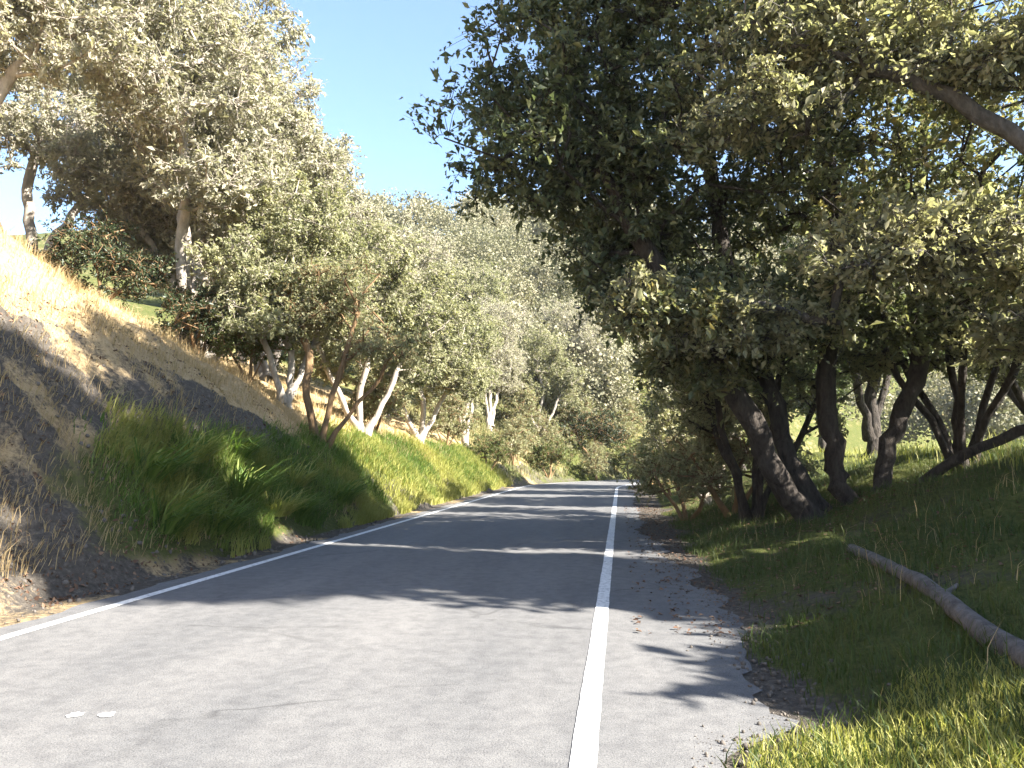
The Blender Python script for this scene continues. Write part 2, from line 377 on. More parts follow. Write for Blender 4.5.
def grow(stems, clumps, rng, r_base, r_tip=0.008, sag=0.12, seg=0.55, wander=0.16):
    """join every leaf clump to the nearest point of the stems -> (positions, parents, radii)"""
    P = []; par = []; stem_first = []
    for S in stems:
        S = np.asarray(S, float)
        t = np.linspace(0, len(S) - 1, max(4, int(np.linalg.norm(np.diff(S, axis=0), axis=1).sum() / 0.35)))
        i = np.minimum(t.astype(int), len(S) - 2); f = (t - i)[:, None]
        m1 = np.gradient(S, axis=0); h = f * f * (3 - 2 * f)
        Q = (2 * f**3 - 3 * f**2 + 1) * S[i] + (f**3 - 2 * f**2 + f) * m1[i] + (-2 * f**3 + 3 * f**2) * S[i + 1] + (f**3 - f**2) * m1[i + 1]
        Q[1:] += rng.normal(size=Q[1:].shape) * 0.03
        stem_first.append(len(P))
        for k, q in enumerate(Q):
            par.append(-1 if k == 0 else len(P) - 1); P.append(q)
    base = np.mean([P[i] for i in stem_first], axis=0)
    tips = []
    sn = np.array(P)
    dmin = np.array([np.min(np.linalg.norm(sn - c, axis=1)) for c in clumps])
    for ci in np.argsort(dmin):
        c = clumps[ci]; A = np.array(P)
        v = c - A; dist = np.linalg.norm(v, axis=1)
        cost = dist + 0.9 * np.maximum(0, -v[:, 2]) + 0.10 * np.linalg.norm(A - base, axis=1) + np.where(A[:, 2] < base[2] + 0.7, 3.0, 0)
        j = int(np.argmin(cost)); d = np.linalg.norm(c - P[j])
        n = max(1, int(d / seg)); prev = j
        side = rng.normal(size=3) * wander * d
        for k in range(1, n + 1):
            f = k / n
            q = P[j] + (c - P[j]) * f + side * math.sin(math.pi * f) + np.array([0, 0, sag * d * math.sin(math.pi * f)])
            par.append(prev); prev = len(P); P.append(q)
        tips.append(prev)
    P = np.array(P); par = np.array(par); cnt = np.zeros(len(P))
    cnt[tips] += 1
    for i in range(len(P) - 1, -1, -1):
        if par[i] >= 0: cnt[par[i]] += max(cnt[i], 0.3)
    mx = max(cnt[i] for i in stem_first)
    rad = r_tip + (r_base - r_tip) * (np.maximum(cnt, 0.3) / mx) ** 0.55
    return P, par, rad, stem_first, tips

def wood(P, par, rad, rng, roots, sides_big=12):
    kids = [[] for _ in P]
    for i, p in enumerate(par):
        if p >= 0: kids[p].append(i)
    bag = Bag(); starts = [(r, -1) for r in roots]
    while starts:
        s, fr = starts.pop()
        ch = ([fr] if fr >= 0 else []) + [s]
        cur = s
        while kids[cur]:
            k = max(kids[cur], key=lambda i: rad[i])
            for o in kids[cur]:
                if o != k: starts.append((o, cur))
            ch.append(k); cur = k
        if len(ch) < 2: continue
        rr = rad[ch].copy()
        if fr >= 0: rr[0] = min(rr[0], rr[1] * 1.25)
        if fr < 0:                                  # root flare
            rr[0] *= 2.0; rr[1] *= 1.3
        sides = sides_big if rr.max() > 0.1 else (6 if rr.max() > 0.03 else 4)
        V, F = tube_arrays(P[ch], rr, sides, wob=0.2 if sides > 6 else 0.1, rng=rng)
        bag.add(V, F)
    return bag

def spray(centres, rad, nt, per, size, rng, tone, flat, aspect, r=0.005, up=0.15):
    """each clump is nt forked twigs; leaves sit along the twigs. returns twig bag and leaf arrays"""
    nC = len(centres); n = nC * nt
    ci = np.repeat(np.arange(nC), nt)
    d = rng.normal(size=(n, 3)); d /= np.linalg.norm(d, axis=1, keepdims=True)
    d = d * np.array([1, 1, flat]) + np.array([0, 0, up]); d /= np.linalg.norm(d, axis=1, keepdims=True)
    L_ = rad[ci] * (0.55 + 0.55 * rng.random(n))
    A = centres[ci] + rng.normal(size=(n, 3)) * (rad[ci] * 0.12)[:, None]
    B = A + d * (L_ * 0.5)[:, None] + rng.normal(size=(n, 3)) * (L_ * 0.08)[:, None]
    e = d + rng.normal(size=(n, 3)) * 0.4 - np.array([0, 0, 0.15])
    C = B + e * (L_ * 0.5)[:, None]
    s1 = np.cross(d, rng.normal(size=(n, 3))); s1 /= np.linalg.norm(s1, axis=1, keepdims=True) + 1e-9
    s2 = np.cross(d, s1)
    ring = [Q + rr * (math.cos(a) * s1 + math.sin(a) * s2) for Q, rr in ((A, r * 1.5), (B, r), (C, r * 0.45)) for a in (0, 2.094, 4.189)]
    V = np.stack(ring, 1).reshape(-1, 3)
    b = np.arange(n)[:, None, None] * 9
    q = np.array([[k * 3 + jj, k * 3 + (jj + 1) % 3, k * 3 + 3 + (jj + 1) % 3, k * 3 + 3 + jj] for k in range(2) for jj in range(3)])
    bag = Bag(); bag.add(V, (b + q[None]).reshape(-1, 4))
    m = nC * per
    ti = (np.repeat(np.arange(nC), per) * nt + rng.integers(0, nt, m))
    t = 0.22 + 0.83 * rng.random(m) ** 0.8
    seg2 = t > 0.5
    f = np.where(seg2, (t - 0.5) * 2, t * 2)[:, None]
    P = np.where(seg2[:, None], B[ti] + (C[ti] - B[ti]) * f, A[ti] + (B[ti] - A[ti]) * f)
    td = np.where(seg2[:, None], e[ti], d[ti])
    P = P + rng.normal(size=(m, 3)) * size * 0.42
    ax = td * 0.8 + rng.normal(size=(m, 3)) * 0.75; ax /= np.linalg.norm(ax, axis=1, keepdims=True)
    nr = rng.normal(size=(m, 3)) * 0.8 + np.array([0, 0, 0.8]) + d[ti] * 0.5
    sd = np.cross(nr, ax); sd /= np.linalg.norm(sd, axis=1, keepdims=True) + 1e-9
    nr = np.cross(ax, sd)
    S = size * np.exp(rng.normal(size=m) * 0.36).clip(0.4, 2.2)[:, None]
    fold = 0.14 * S * nr
    V = np.stack([P - ax * S * 0.5, P + sd * S * aspect * 0.5 + fold, P + ax * S * 0.5 - 0.12 * S * nr, P - sd * S * aspect * 0.5 + fold], 1).reshape(-1, 3)
    b = np.arange(m)[:, None] * 4
    T = np.concatenate([b + [0, 1, 2], b + [0, 2, 3]], 0)
    tn = np.clip(tone[ci][ti] + (rng.random(n)[ti] - 0.5) * 0.3, 0, 1)
    return bag, V, T, np.repeat(tn, 4)

def tree(name, label, cat, loc, stems, lobes, seed, bark, leaf, r_base=0.2, per=120, size=0.08, tw=4, flat=0.75, group=None,
         shell=0.55, sag=0.12, rz=0, sc=1, aspect=0.5, tw_r=0.005, wander=0.16):
    rng = np.random.default_rng(seed)
    root = empty(name, loc, rz, sc)
    tag(root, label, cat, group)
    C, Rr, TN = sample_lobes(lobes, rng, shell)
    P, par, rad, roots, tips = grow(stems, C, rng, r_base, sag=sag, wander=wander)
    bag = wood(P, par, rad, rng, roots)
    bag.build('trunk', bark, root)
    tb, V, T, tn = spray(C, Rr, max(6, tw + 5), per, size, rng, TN, flat, aspect, tw_r)
    cr = mesh_np('crown', V, None, leaf, root, tris=T, attrs={'tone': tn})
    if tw: tag(tb.build('twigs', bark, cr, smooth=False), kind='stuff')     # hundreds of fine twigs, uncountable
    return root

def gz(x, y): return float(height(np.array([x]), np.array([y]))[0])
def place(o, x, y, rz=0, sc=1, label=None, group=None, dz=-0.08):
    o.location = (x, y, gz(x, y) + dz); o.rotation_euler.z = rz; o.scale = (sc, sc, sc) if np.isscalar(sc) else sc
    if label: o['label'] = label
    if group: o['group'] = group
    return o

# ---- the big dark oak on the right verge (built in its own coordinates: base at 4.0, 14.5)
OX, OY = 4.0, 14.5; OZ = gz(OX, OY) - 0.1
def rel(pts): return [(p[0] - OX, p[1] - OY, p[2] - OZ) for p in pts]
def rell(lobes): return [((c[0] - OX, c[1] - OY, c[2] - OZ), r, n, cr, t) for c, r, n, cr, t in lobes]
tree('oak_tree', 'big dark spreading oak with several leaning stems rising from the right verge', 'tree', (OX, OY, OZ),
     [rel([(3.3, 14.3, 0.3), (2.6, 14.1, 1.2), (2.1, 13.8, 2.3), (1.0, 13.5, 4.2), (-0.3, 13.3, 6.4)]),
      rel([(3.55, 14.6, 0.35), (2.95, 14.6, 1.5), (2.6, 14.8, 3.0), (1.9, 14.9, 5.6), (1.6, 15.0, 8.8)]),
      rel([(3.95, 14.5, 0.45), (3.65, 14.5, 1.6), (3.6, 14.6, 3.0), (3.9, 14.8, 5.6), (3.6, 15.0, 9.5)]),
      rel([(4.3, 14.6, 0.5), (4.7, 14.8, 1.8), (5.3, 15.1, 3.2), (5.6, 15.6, 6.0), (6.0, 15.6, 9.0)]),
      rel([(4.45, 14.3, 0.6), (5.2, 14.0, 1.35), (6.3, 13.7, 1.95), (8.0, 13.6, 2.6), (9.8, 13.8, 4.4)])],
     rell([((1.6, 14.6, 7.2), (3.9, 3.2, 3.1), 230, 0.66, 0.42),  # last value, leaf tone, paints light: right and top sunlit, left dark
           ((-1.1, 13.6, 7.0), (2.0, 2.4, 2.2), 110, 0.55, 0.22),
           ((-0.6, 13.6, 9.6), (1.5, 2.0, 1.5), 50, 0.55, 0.35),
           ((5.8, 14.8, 6.6), (3.8, 3.2, 2.8), 160, 0.66, 0.92),
           ((3.4, 14.4, 10.4), (4.4, 3.8, 2.6), 240, 0.68, 0.8),
           ((0.3, 14.2, 4.7), (1.5, 1.8, 1.3), 60, 0.5, 0.3),
           ((2.3, 13.8, 3.9), (2.0, 1.5, 0.9), 62, 0.46, 0.6),
           ((4.6, 14.0, 4.0), (1.6, 1.5, 0.9), 46, 0.46, 0.5),
           ((1.5, 14.0, 2.9), (1.1, 1.2, 0.6), 24, 0.4, 0.7),
           ((0.9, 12.4, 3.7), (1.0, 0.7, 0.55), 26, 0.36, 0.95),  # front clump painted paler as if sunlit
           ((8.8, 14.2, 5.6), (2.4, 2.4, 1.6), 70, 0.6, 0.85)]),
     21, M['oak_bark'], M['oak_leaf'], r_base=0.19, per=125, size=0.11, tw=7, shell=0.4)

# ---- pale leaved tree just outside the right edge, its limbs reaching in front of the oak
PX, PY = 8.3, 11.2; PZ = gz(PX, PY) - 0.1
def relp(pts): return [(p[0] - PX, p[1] - PY, p[2] - PZ) for p in pts]
tree('deciduous_tree', 'pale yellow-green tree at the right edge reaching its limbs over the dark oak', 'tree', (PX, PY, PZ),
     [relp([(8.2, 11.2, 1.2), (7.6, 11.2, 3.2), (6.2, 11.3, 5.0), (4.4, 11.6, 6.8), (2.6, 11.8, 7.6)]),
      relp([(8.45, 11.3, 1.2), (8.9, 11.2, 3.4), (8.4, 10.9, 6.0), (7.0, 10.3, 9.5), (5.0, 9.9, 12.0)])],
     [((c[0] - PX, c[1] - PY, c[2] - PZ), r, n, cr, t) for c, r, n, cr, t in [
         ((4.2, 12.0, 4.5), (1.8, 0.9, 0.8), 66, 0.5, 0.75),
         ((6.0, 11.9, 4.3), (1.0, 0.8, 0.8), 30, 0.42, 0.6),
         ((5.0, 11.4, 7.0), (1.4, 0.9, 0.6), 40, 0.42, 0.65),
         ((3.3, 11.9, 7.7), (2.4, 1.2, 1.1), 95, 0.46, 0.6),
         ((2.1, 11.8, 6.5), (1.3, 0.9, 0.7), 34, 0.4, 0.55),
         ((2.0, 12.5, 3.5), (1.3, 0.8, 0.6), 44, 0.42, 0.5),
         ((0.7, 12.7, 3.9), (0.9, 0.7, 0.55), 26, 0.4, 0.6),
         ((6.0, 12.2, 3.3), (1.2, 0.8, 0.7), 34, 0.42, 0.55),
         ((6.4, 11.2, 7.4), (1.4, 1.0, 0.7), 40, 0.45, 0.6),
         ((3.5, 10.4, 11.7), (3.0, 2.9, 1.3), 260, 0.62, 0.5)]],
     33, M['grey_bark'], M['pale_leaf'], r_base=0.17, per=110, size=0.095, tw=8, shell=0.3)

# ---- right roadside small trees and shrubs
tree('roadside_tree', 'small light olive tree between the road and the big oak', 'tree', (2.2, 21.0, gz(2.2, 21.0) - 0.08),
     [[(0, 0, 0), (-0.2, 0.1, 1.2), (-0.6, 0, 2.6), (-1.0, 0.1, 4.2)], [(0.15, 0.1, 0), (0.5, 0.2, 1.4), (0.8, 0.2, 3.0), (0.9, 0.1, 4.6)], [(0.05, -0.1, 0), (-0.6, -0.2, 0.8), (-1.1, -0.2, 1.7)]],
     [((-0.7, 0, 4.3), (1.3, 1.3, 1.3), 60, 0.42, 0.65), ((0.7, 0.1, 4.2), (1.5, 1.3, 1.5), 60, 0.42, 0.5), ((-0.8, -0.2, 2.0), (0.8, 0.9, 0.9), 34, 0.36, 0.75), ((0.9, -0.3, 2.4), (0.9, 0.9, 0.8), 26, 0.36, 0.6)],
     41, M['pale_bark'], M['olive_leaf'], r_base=0.09, per=110, size=0.075, tw=4)

# ---- thin stemmed thicket trees around the big oak
def thicket(label, x, y, seed, leaf, h=1.0):
    rng = np.random.default_rng(seed); st = []; lob = []
    for k in range(6):
        a = k / 6 * 6.283 + rng.uniform(-0.4, 0.4); l = rng.uniform(0.6, 1.3)
        c, s_ = math.cos(a) * l, math.sin(a) * l
        st.append([(0.12 * math.cos(a), 0.12 * math.sin(a), 0), (c * 0.35, s_ * 0.35, 0.9 * h), (c * 0.9, s_ * 0.9, 2.0 * h), (c * 1.25, s_ * 1.25, 3.3 * h)])
        lob.append(((c * 1.25, s_ * 1.25, (3.1 + 0.5 * rng.random()) * h), (0.95, 0.9, 0.75 * h), 26, 0.36, 0.5 + 0.3 * rng.random()))
        lob.append(((c * 1.3, s_ * 1.3, (2.0 + 0.4 * rng.random()) * h), (0.55, 0.55, 0.4 * h), 9, 0.3, 0.6))
    lob.append(((0, 0, 4.0 * h), (1.2, 1.1, 0.7 * h), 36, 0.4, 0.55))
    tree('thicket_tree', label, 'tree', (x, y, gz(x, y) - 0.06), st, lob, seed, M['oak_bark'], M[leaf], r_base=0.075, per=80, size=0.08, tw=6, tw_r=0.005)
thicket('small many-stemmed tree with forked dark stems left of the big oak stems', 2.5, 16.2, 141, 'olive_leaf', 0.95)
thicket('small many-stemmed tree with forked dark stems under the right side of the big oak', 6.1, 15.4, 142, 'olive_leaf', 0.92)
thicket('small many-stemmed tree farther back between the oak stems and the right edge', 8.6, 17.5, 143, 'olive_leaf', 0.9)

# ---- prototypes
def proto_grey():
    return tree('hillside_tree', 'x', 'tree', (0, 0, 0),
        [[(0, 0, 0), (0.25, 0, 1.8), (0.1, 0.1, 3.6), (0.5, 0, 6.0), (0.4, 0, 8.5)], [(-0.1, 0.1, 0.3), (-0.7, 0.2, 2.2), (-1.6, 0.3, 4.4), (-2.2, 0.4, 6.5)], [(0.1, -0.1, 0.4), (0.9, -0.3, 2.3), (2.0, -0.6, 4.2), (2.8, -0.7, 6.0)]],
        [((0.3, 0, 8.3), (3.1, 3.0, 2.2), 170, 0.58, 0.6), ((-2.2, 0.4, 6.3), (2.2, 2.2, 2.0), 110, 0.55, 0.5), ((2.7, -0.5, 5.8), (2.3, 2.2, 2.1), 120, 0.55, 0.65), ((0.2, -0.6, 5.2), (2.4, 2.4, 1.6), 80, 0.52, 0.5), ((2.2, -1.0, 3.8), (1.7, 1.5, 1.0), 40, 0.48, 0.55), ((-2.0, -0.3, 4.0), (1.6, 1.5, 0.9), 34, 0.48, 0.45)],
        51, M['pale_bark'], M['grey_leaf'], r_base=0.15, per=115, size=0.11, tw=11, tw_r=0.0075)
def proto_olive():
    return tree('hillside_tree', 'x', 'tree', (0, 0, 0),
        [[(0, 0, 0), (0.15, 0, 1.3), (-0.1, 0.1, 2.8), (0.2, 0, 5.2)], [(0.05, 0.1, 0.2), (0.8, 0.1, 1.6), (1.5, 0.2, 3.2), (1.7, 0.2, 4.6)], [(-0.1, 0, 0.2), (-0.8, -0.2, 1.7), (-1.5, -0.3, 3.4)]],
        [((0.1, 0, 5.6), (1.9, 1.9, 1.5), 75, 0.48, 0.6), ((1.5, 0.1, 4.2), (1.5, 1.5, 1.3), 55, 0.44, 0.5), ((-1.4, -0.2, 3.9), (1.5, 1.5, 1.3), 55, 0.44, 0.55), ((0.2, -0.5, 3.2), (1.7, 1.6, 1.1), 54, 0.44, 0.4), ((1.5, -0.6, 2.5), (1.1, 1.0, 0.8), 26, 0.4, 0.6), ((-1.3, -0.7, 2.3), (1.1, 1.0, 0.8), 26, 0.4, 0.5)],
        61, M['pale_bark'], M['olive_leaf'], r_base=0.10, per=130, size=0.10, tw=8)
def proto_green():
    return tree('evergreen_tree', 'x', 'tree', (0, 0, 0),
        [[(0, 0, 0), (0.1, 0, 1.8), (0.2, 0.1, 3.8), (0, 0, 7.0)], [(0.05, 0.05, 0.6), (1.0, 0.3, 2.6), (1.9, 0.4, 4.6)], [(-0.05, 0, 0.7), (-1.0, -0.4, 2.7), (-1.8, -0.6, 4.6)]],
        [((0, 0, 7.0), (2.6, 2.5, 2.0), 95, 0.6, 0.5), ((1.8, 0.3, 5.0), (2.0, 2.0, 1.7), 65, 0.55, 0.45), ((-1.7, -0.5, 5.0), (2.0, 2.0, 1.7), 65, 0.55, 0.5), ((0, -0.6, 3.6), (2.0, 1.8, 1.3), 45, 0.5, 0.4)],
        71, M['oak_bark'], M['green_leaf'], r_base=0.18, per=150, size=0.13, tw=3)
def proto_shrub(leaf='olive_leaf', seed=81, name='shrub'):
    return tree(name, 'x', 'shrub', (0, 0, 0),
        [[(0, 0, 0), (0.1, 0, 0.5), (0.2, 0.1, 1.3)], [(0.05, 0, 0), (0.4, 0.1, 0.5), (0.7, 0.2, 1.0)], [(-0.05, 0, 0), (-0.4, -0.1, 0.5), (-0.7, -0.1, 1.0)]],
        [((0.1, 0, 1.35), (0.85, 0.85, 0.65), 34, 0.32, 0.55), ((0.7, 0.1, 0.9), (0.7, 0.7, 0.6), 24, 0.3, 0.5), ((-0.7, -0.1, 0.9), (0.7, 0.7, 0.6), 24, 0.3, 0.6)],
        seed, M['brown_bark'], M[leaf], r_base=0.035, per=100, size=0.06, tw=4)

GREY, OLIVE, GREEN = proto_grey(), proto_olive(), proto_green()
SHRUB = proto_shrub(); DARKSHRUB = proto_shrub('dark_leaf', 83, 'evergreen_shrub'); GSHRUB = proto_shrub('green_leaf', 85, 'shrub'); PSHRUB = proto_shrub('pale_leaf', 87, 'shrub')
first = {}
def put(proto, *a, **k):
    o = proto if proto.name not in first else copy_tree(proto)
    first[proto.name] = 1
    return place(o, *a, **k)

# left hillside
TL = [
 (GREY, -15.2, 15.6, 0.4, 1.05, 'grey-beige tree filling the top left corner above the golden bank'),
 (GREY, -22.0, 26.5, 1.2, 1.25, 'grey tree behind the blue sky hole at the far left edge'),
 (GREY, -12.2, 21.0, 2.2, 1.1, 'tall grey tree with a pale leaning trunk just behind the golden crest'),
 (GREY, -13.4, 24.5, 3.4, 1.1, 'grey tree close behind the one with the pale leaning trunk'),
 (GREY, -13.0, 28.0, 4.1, 1.05, 'grey-beige tree whose rounded crown borders the left side of the open sky'),
 (OLIVE, -9.1, 20.9, 1.0, 0.95, 'low olive tree with a whitish trunk at the foot of the golden slope'),
 (OLIVE, -8.4, 25.5, 3.3, 1.05, 'olive-tan tree directly behind the brown leaning tree on the left bank'),
 (GREY, -10.5, 35.0, 5.2, 0.9, 'smaller grey tree on the hillside below the lowest corner of the sky'),
 (OLIVE, -8.4, 33.0, 0.3, 1.1, 'olive tree overlooking the sunlit green patch of the left verge'),
 (OLIVE, -12.5, 44.0, 2.0, 1.4, 'olive tree high on the hillside beneath the low end of the sky'),
 (OLIVE, -8.2, 42.0, 4.4, 1.1, 'olive roadside tree halfway to the bend on the left'),
 (GREY, -8.5, 52.0, 1.6, 0.85, 'pale grey tree far along the left side of the road'),
 (OLIVE, -5.6, 57.0, 3.0, 1.1, 'olive tree facing down the road on the outside of the bend'),
 (GREEN, -20.0, 40.0, 1.0, 1.0, 'green tree up the hill behind the grey trees'),
 (GREY, -19.0, 34.0, 3.0, 1.1, 'grey tree highest on the slope right of the blue sky hole'),
 (OLIVE, -17.0, 53.0, 3.9, 1.6, 'broad olive tree near the hilltop left of the sky gap'),
 (OLIVE, -11.5, 63.0, 5.0, 1.5, 'tan olive tree on the far slope above the bend'),
 (GREY, -4.0, 66.0, 2.5, 0.9, 'pale far tree straight above the end of the road'),
]
for p, x, y, rz, sc, lb in TL:
    put(p, x, y, rz, sc, lb, 'trees on the left hillside')
# brown multi stem tree on the bank
tree('leaning_tree', 'tan tree with thin brown forked stems leaning over the left bank', 'tree', (-7.7, 20.0, gz(-7.7, 20.0) - 0.1),
     [[(0, 0, 0), (0.15, 0, 1.0), (0.5, 0, 2.2), (0.9, 0.1, 3.6)], [(-0.1, 0.1, 0), (-0.4, 0.1, 1.1), (-0.5, 0.2, 2.4), (-0.9, 0.2, 3.8)], [(0.1, 0.1, 0), (0.7, 0.3, 1.0), (1.5, 0.4, 1.9)]],
     [((0.2, 0.1, 4.0), (1.6, 1.4, 1.0), 62, 0.42, 0.6), ((-0.9, 0.2, 3.7), (1.2, 1.2, 1.0), 44, 0.4, 0.5), ((1.5, 0.4, 2.6), (1.2, 1.1, 0.9), 40, 0.38, 0.6)],
     91, M['brown_bark'], M['olive_leaf'], r_base=0.10, per=80, size=0.075, tw=7)
SL = [
 (DARKSHRUB, -13.4, 18.6, 0, 1.35, 'dark evergreen shrub on the skyline of the golden bank'),
 (DARKSHRUB, -11.0, 19.6, 1.6, 1.2, 'dark evergreen shrub at the foot of the pale leaning trunk'),
 (GSHRUB, -9.9, 20.2, 1.0, 1.1, 'green shrub between the golden crest and the whitish trunk'),
 (SHRUB, -8.8, 28.0, 2.0, 1.3, 'olive shrub at the upper end of the sunlit verge'),
 (SHRUB, -8.0, 36.5, 0.7, 1.3, 'rounded olive shrub beside the far end of the sunlit verge'),
 (GSHRUB, -6.8, 41.0, 2.7, 1.1, 'green shrub at the road edge past the sunlit verge'),
 (SHRUB, -6.2, 46.5, 1.2, 1.5, 'broad olive shrub below the olive roadside tree on the left'),
 (SHRUB, -4.6, 52.0, 3.9, 1.5, 'tan shrub on the outside of the bend'),
 (GSHRUB, -4.4, 49.5, 0.4, 1.3, 'green shrub beside the tan shrub on the outside of the bend'),
 (SHRUB, -1.6, 53.5, 4.4, 1.3, 'olive shrub in front of the dark rounded bush'),
 (GSHRUB, 0.6, 57.0, 2.4, 1.5, 'green shrub behind the last visible piece of the right edge line'),
 (SHRUB, -3.2, 60.0, 2.2, 1.9, 'large tan shrub left of the dark rounded bush'),
 (SHRUB, 0.2, 62.0, 0.9, 1.9, 'large tan shrub right of the dark rounded bush'),
 (SHRUB, -6.8, 55.0, 5.0, 1.7, 'olive shrub at the foot of the olive tree outside the bend'),
 (DARKSHRUB, -2.0, 57.0, 0.5, (2.0, 2.0, 1.9), 'dark rounded bush at the end of the road'),
]
for p, x, y, rz, sc, lb in SL:
    put(p, x, y, rz, sc, lb, 'shrubs beside the road')
# right side trees behind the oak
TR = [
 (GREEN, 7.4, 25.0, 0.5, 0.95, 'green tree standing behind the big oak on the right'),
 (GREEN, 4.6, 32.0, 2.6, 0.8, 'smaller green tree at the right roadside past the big oak'),
 (OLIVE, 4.6, 40.0, 1.4, 1.2, 'olive tree at the right roadside close to the bend'),
 (GREEN, 12.0, 50.0, 4.0, 1.0, 'far green tree above the bend on the right'),
]
for p, x, y, rz, sc, lb in TR:
    put(p, x, y, rz, sc, lb, 'trees on the right side of the road')
SR = [
 (PSHRUB, 2.3, 17.2, 0.2, 1.25, 'pale yellow-green shrub just left of the oak stems'),
 (PSHRUB, 1.5, 19.2, 2.2, 1.15, 'pale yellow-green shrub at the asphalt edge in front of the small olive tree'),
 (GSHRUB, 1.9, 25.5, 1.9, 1.2, 'green shrub at the right road edge behind the small olive tree'),
 (SHRUB, 1.8, 30.0, 3.0, 1.3, 'pale olive shrub at the right edge far down the road'),
 (SHRUB, 2.0, 36.0, 4.0, 1.5, 'farthest olive shrub on the right edge'),
]
for p, x, y, rz, sc, lb in SR:
    put(p, x, y, rz, sc, lb, 'shrubs beside the road')
# trees just out of frame whose shade covers the right verge, the road and the left bank
tree('oak_tree', 'tall dense oak beyond the right edge throwing shade over road and bank', 'tree', (11.8, 5.7, gz(11.8, 5.7) - 0.1),
     [[(0, 0, 0), (0.2, 0, 3.0), (-0.1, 0.1, 7.0), (0.1, 0, 14.0)], [(0.1, 0.1, 1.0), (-0.8, 0.2, 4.0), (-1.4, 0.2, 8.0)], [(0, -0.2, 3.0), (0.1, -0.9, 7.0), (0, -1.8, 11.5)]],
     [((-0.2, 0.05, 6.5), (3.0, 1.5, 3.8), 170, 0.65, 0.4), ((0.0, 0.0, 11.5), (2.8, 1.35, 4.3), 160, 0.65, 0.5), ((0.0, -2.1, 12.8), (2.9, 1.75, 4.2), 290, 0.65, 0.5), ((0.0, 1.2, 8.8), (2.6, 0.95, 4.2), 110, 0.6, 0.5), ((-1.5, 0.0, 3.6), (2.0, 1.5, 1.6), 50, 0.6, 0.4)],
     24, M['oak_bark'], M['oak_leaf'], r_base=0.24, per=110, size=0.22, tw=0, shell=0.3, group='trees on the right side of the road')
tree('oak_tree', 'low dense oak just beyond the right edge shading the grass verge', 'tree', (9.2, 3.8, gz(9.2, 3.8) - 0.1),
     [[(0, 0, 0), (0.1, 0.1, 0.8), (0.0, 0, 2.6)], [(0.1, 0, 0.1), (-0.7, 0.2, 1.0), (-1.3, 0.3, 1.9)]],
     [((0, 0, 2.1), (2.6, 1.9, 2.3), 210, 0.65, 0.5), ((-1.4, 0.2, 1.4), (1.2, 1.4, 1.1), 40, 0.5, 0.4), ((0, -2.1, 2.1), (2.2, 1.3, 1.4), 90, 0.6, 0.4)],
     25, M['oak_bark'], M['oak_leaf'], r_base=0.15, per=110, size=0.25, tw=0, shell=0.3, group='trees on the right side of the road')

tree('oak_tree', 'broad low oak beyond the right edge beside the pale yellow-green tree', 'tree', (10.9, 10.4, gz(10.9, 10.4) - 0.1),
     [[(0, 0, 0), (0.1, 0.1, 1.2), (0.0, 0, 4.4)], [(0.1, 0.1, 0.1), (-0.3, 1.0, 1.4), (-0.6, 1.9, 2.6)], [(0, -0.1, 0.1), (0.2, -1.0, 1.4), (0.1, -1.9, 2.6)]],
     [((0, 0, 2.9), (2.0, 2.9, 2.6), 200, 0.6, 0.5), ((-0.4, 0.4, 1.2), (1.4, 2.2, 0.9), 50, 0.5, 0.4)],
     26, M['oak_bark'], M['oak_leaf'], r_base=0.18, per=100, size=0.17, tw=0, shell=0.3, group='trees on the right side of the road')

# ---- wood on the closing hill, one mass
def wood_mass():
    rng = np.random.default_rng(5)
    Vs, Ts, Tn = [], [], []; n = 0
    pts = []
    while len(pts) < 520:
        y = 62 + 130 * rng.random() ** 1.3; x = rng.uniform(-0.6 * y, 0.5 * y)
        if abs(x - float(bend(y)) + 2.7) < 9: continue
        pts.append((x, y))
    for x, y in pts:
        z = gz(x, y); h = rng.uniform(5, 9); r = h * rng.uniform(0.32, 0.45)
        m = 22; near = y < 105
        d = rng.normal(size=(m, 3)); d /= np.linalg.norm(d, axis=1, keepdims=True)
        C = np.array([x, y, z + h * 0.6]) + d * np.array([r, r, h * 0.38]) * (0.5 + 0.5 * rng.random(m))[:, None]
        V, T, tn = leaves(C, np.full(m, r * 0.55), 90 if near else 38, 0.24 if near else 0.4, rng, 0.8, np.clip(rng.random() * 0.7 + 0.3 * rng.random(m), 0, 1), 0.7)
        Vs.append(V); Ts.append(T + n); Tn.append(tn); n += len(V)
    return mesh_np('distant_wood', np.concatenate(Vs), None, M['far_leaf'], tris=np.concatenate(Ts), attrs={'tone': np.concatenate(Tn)})
tag(wood_mass(), 'pale far-off wood covering the hill beyond the bend', 'wood', kind='stuff')

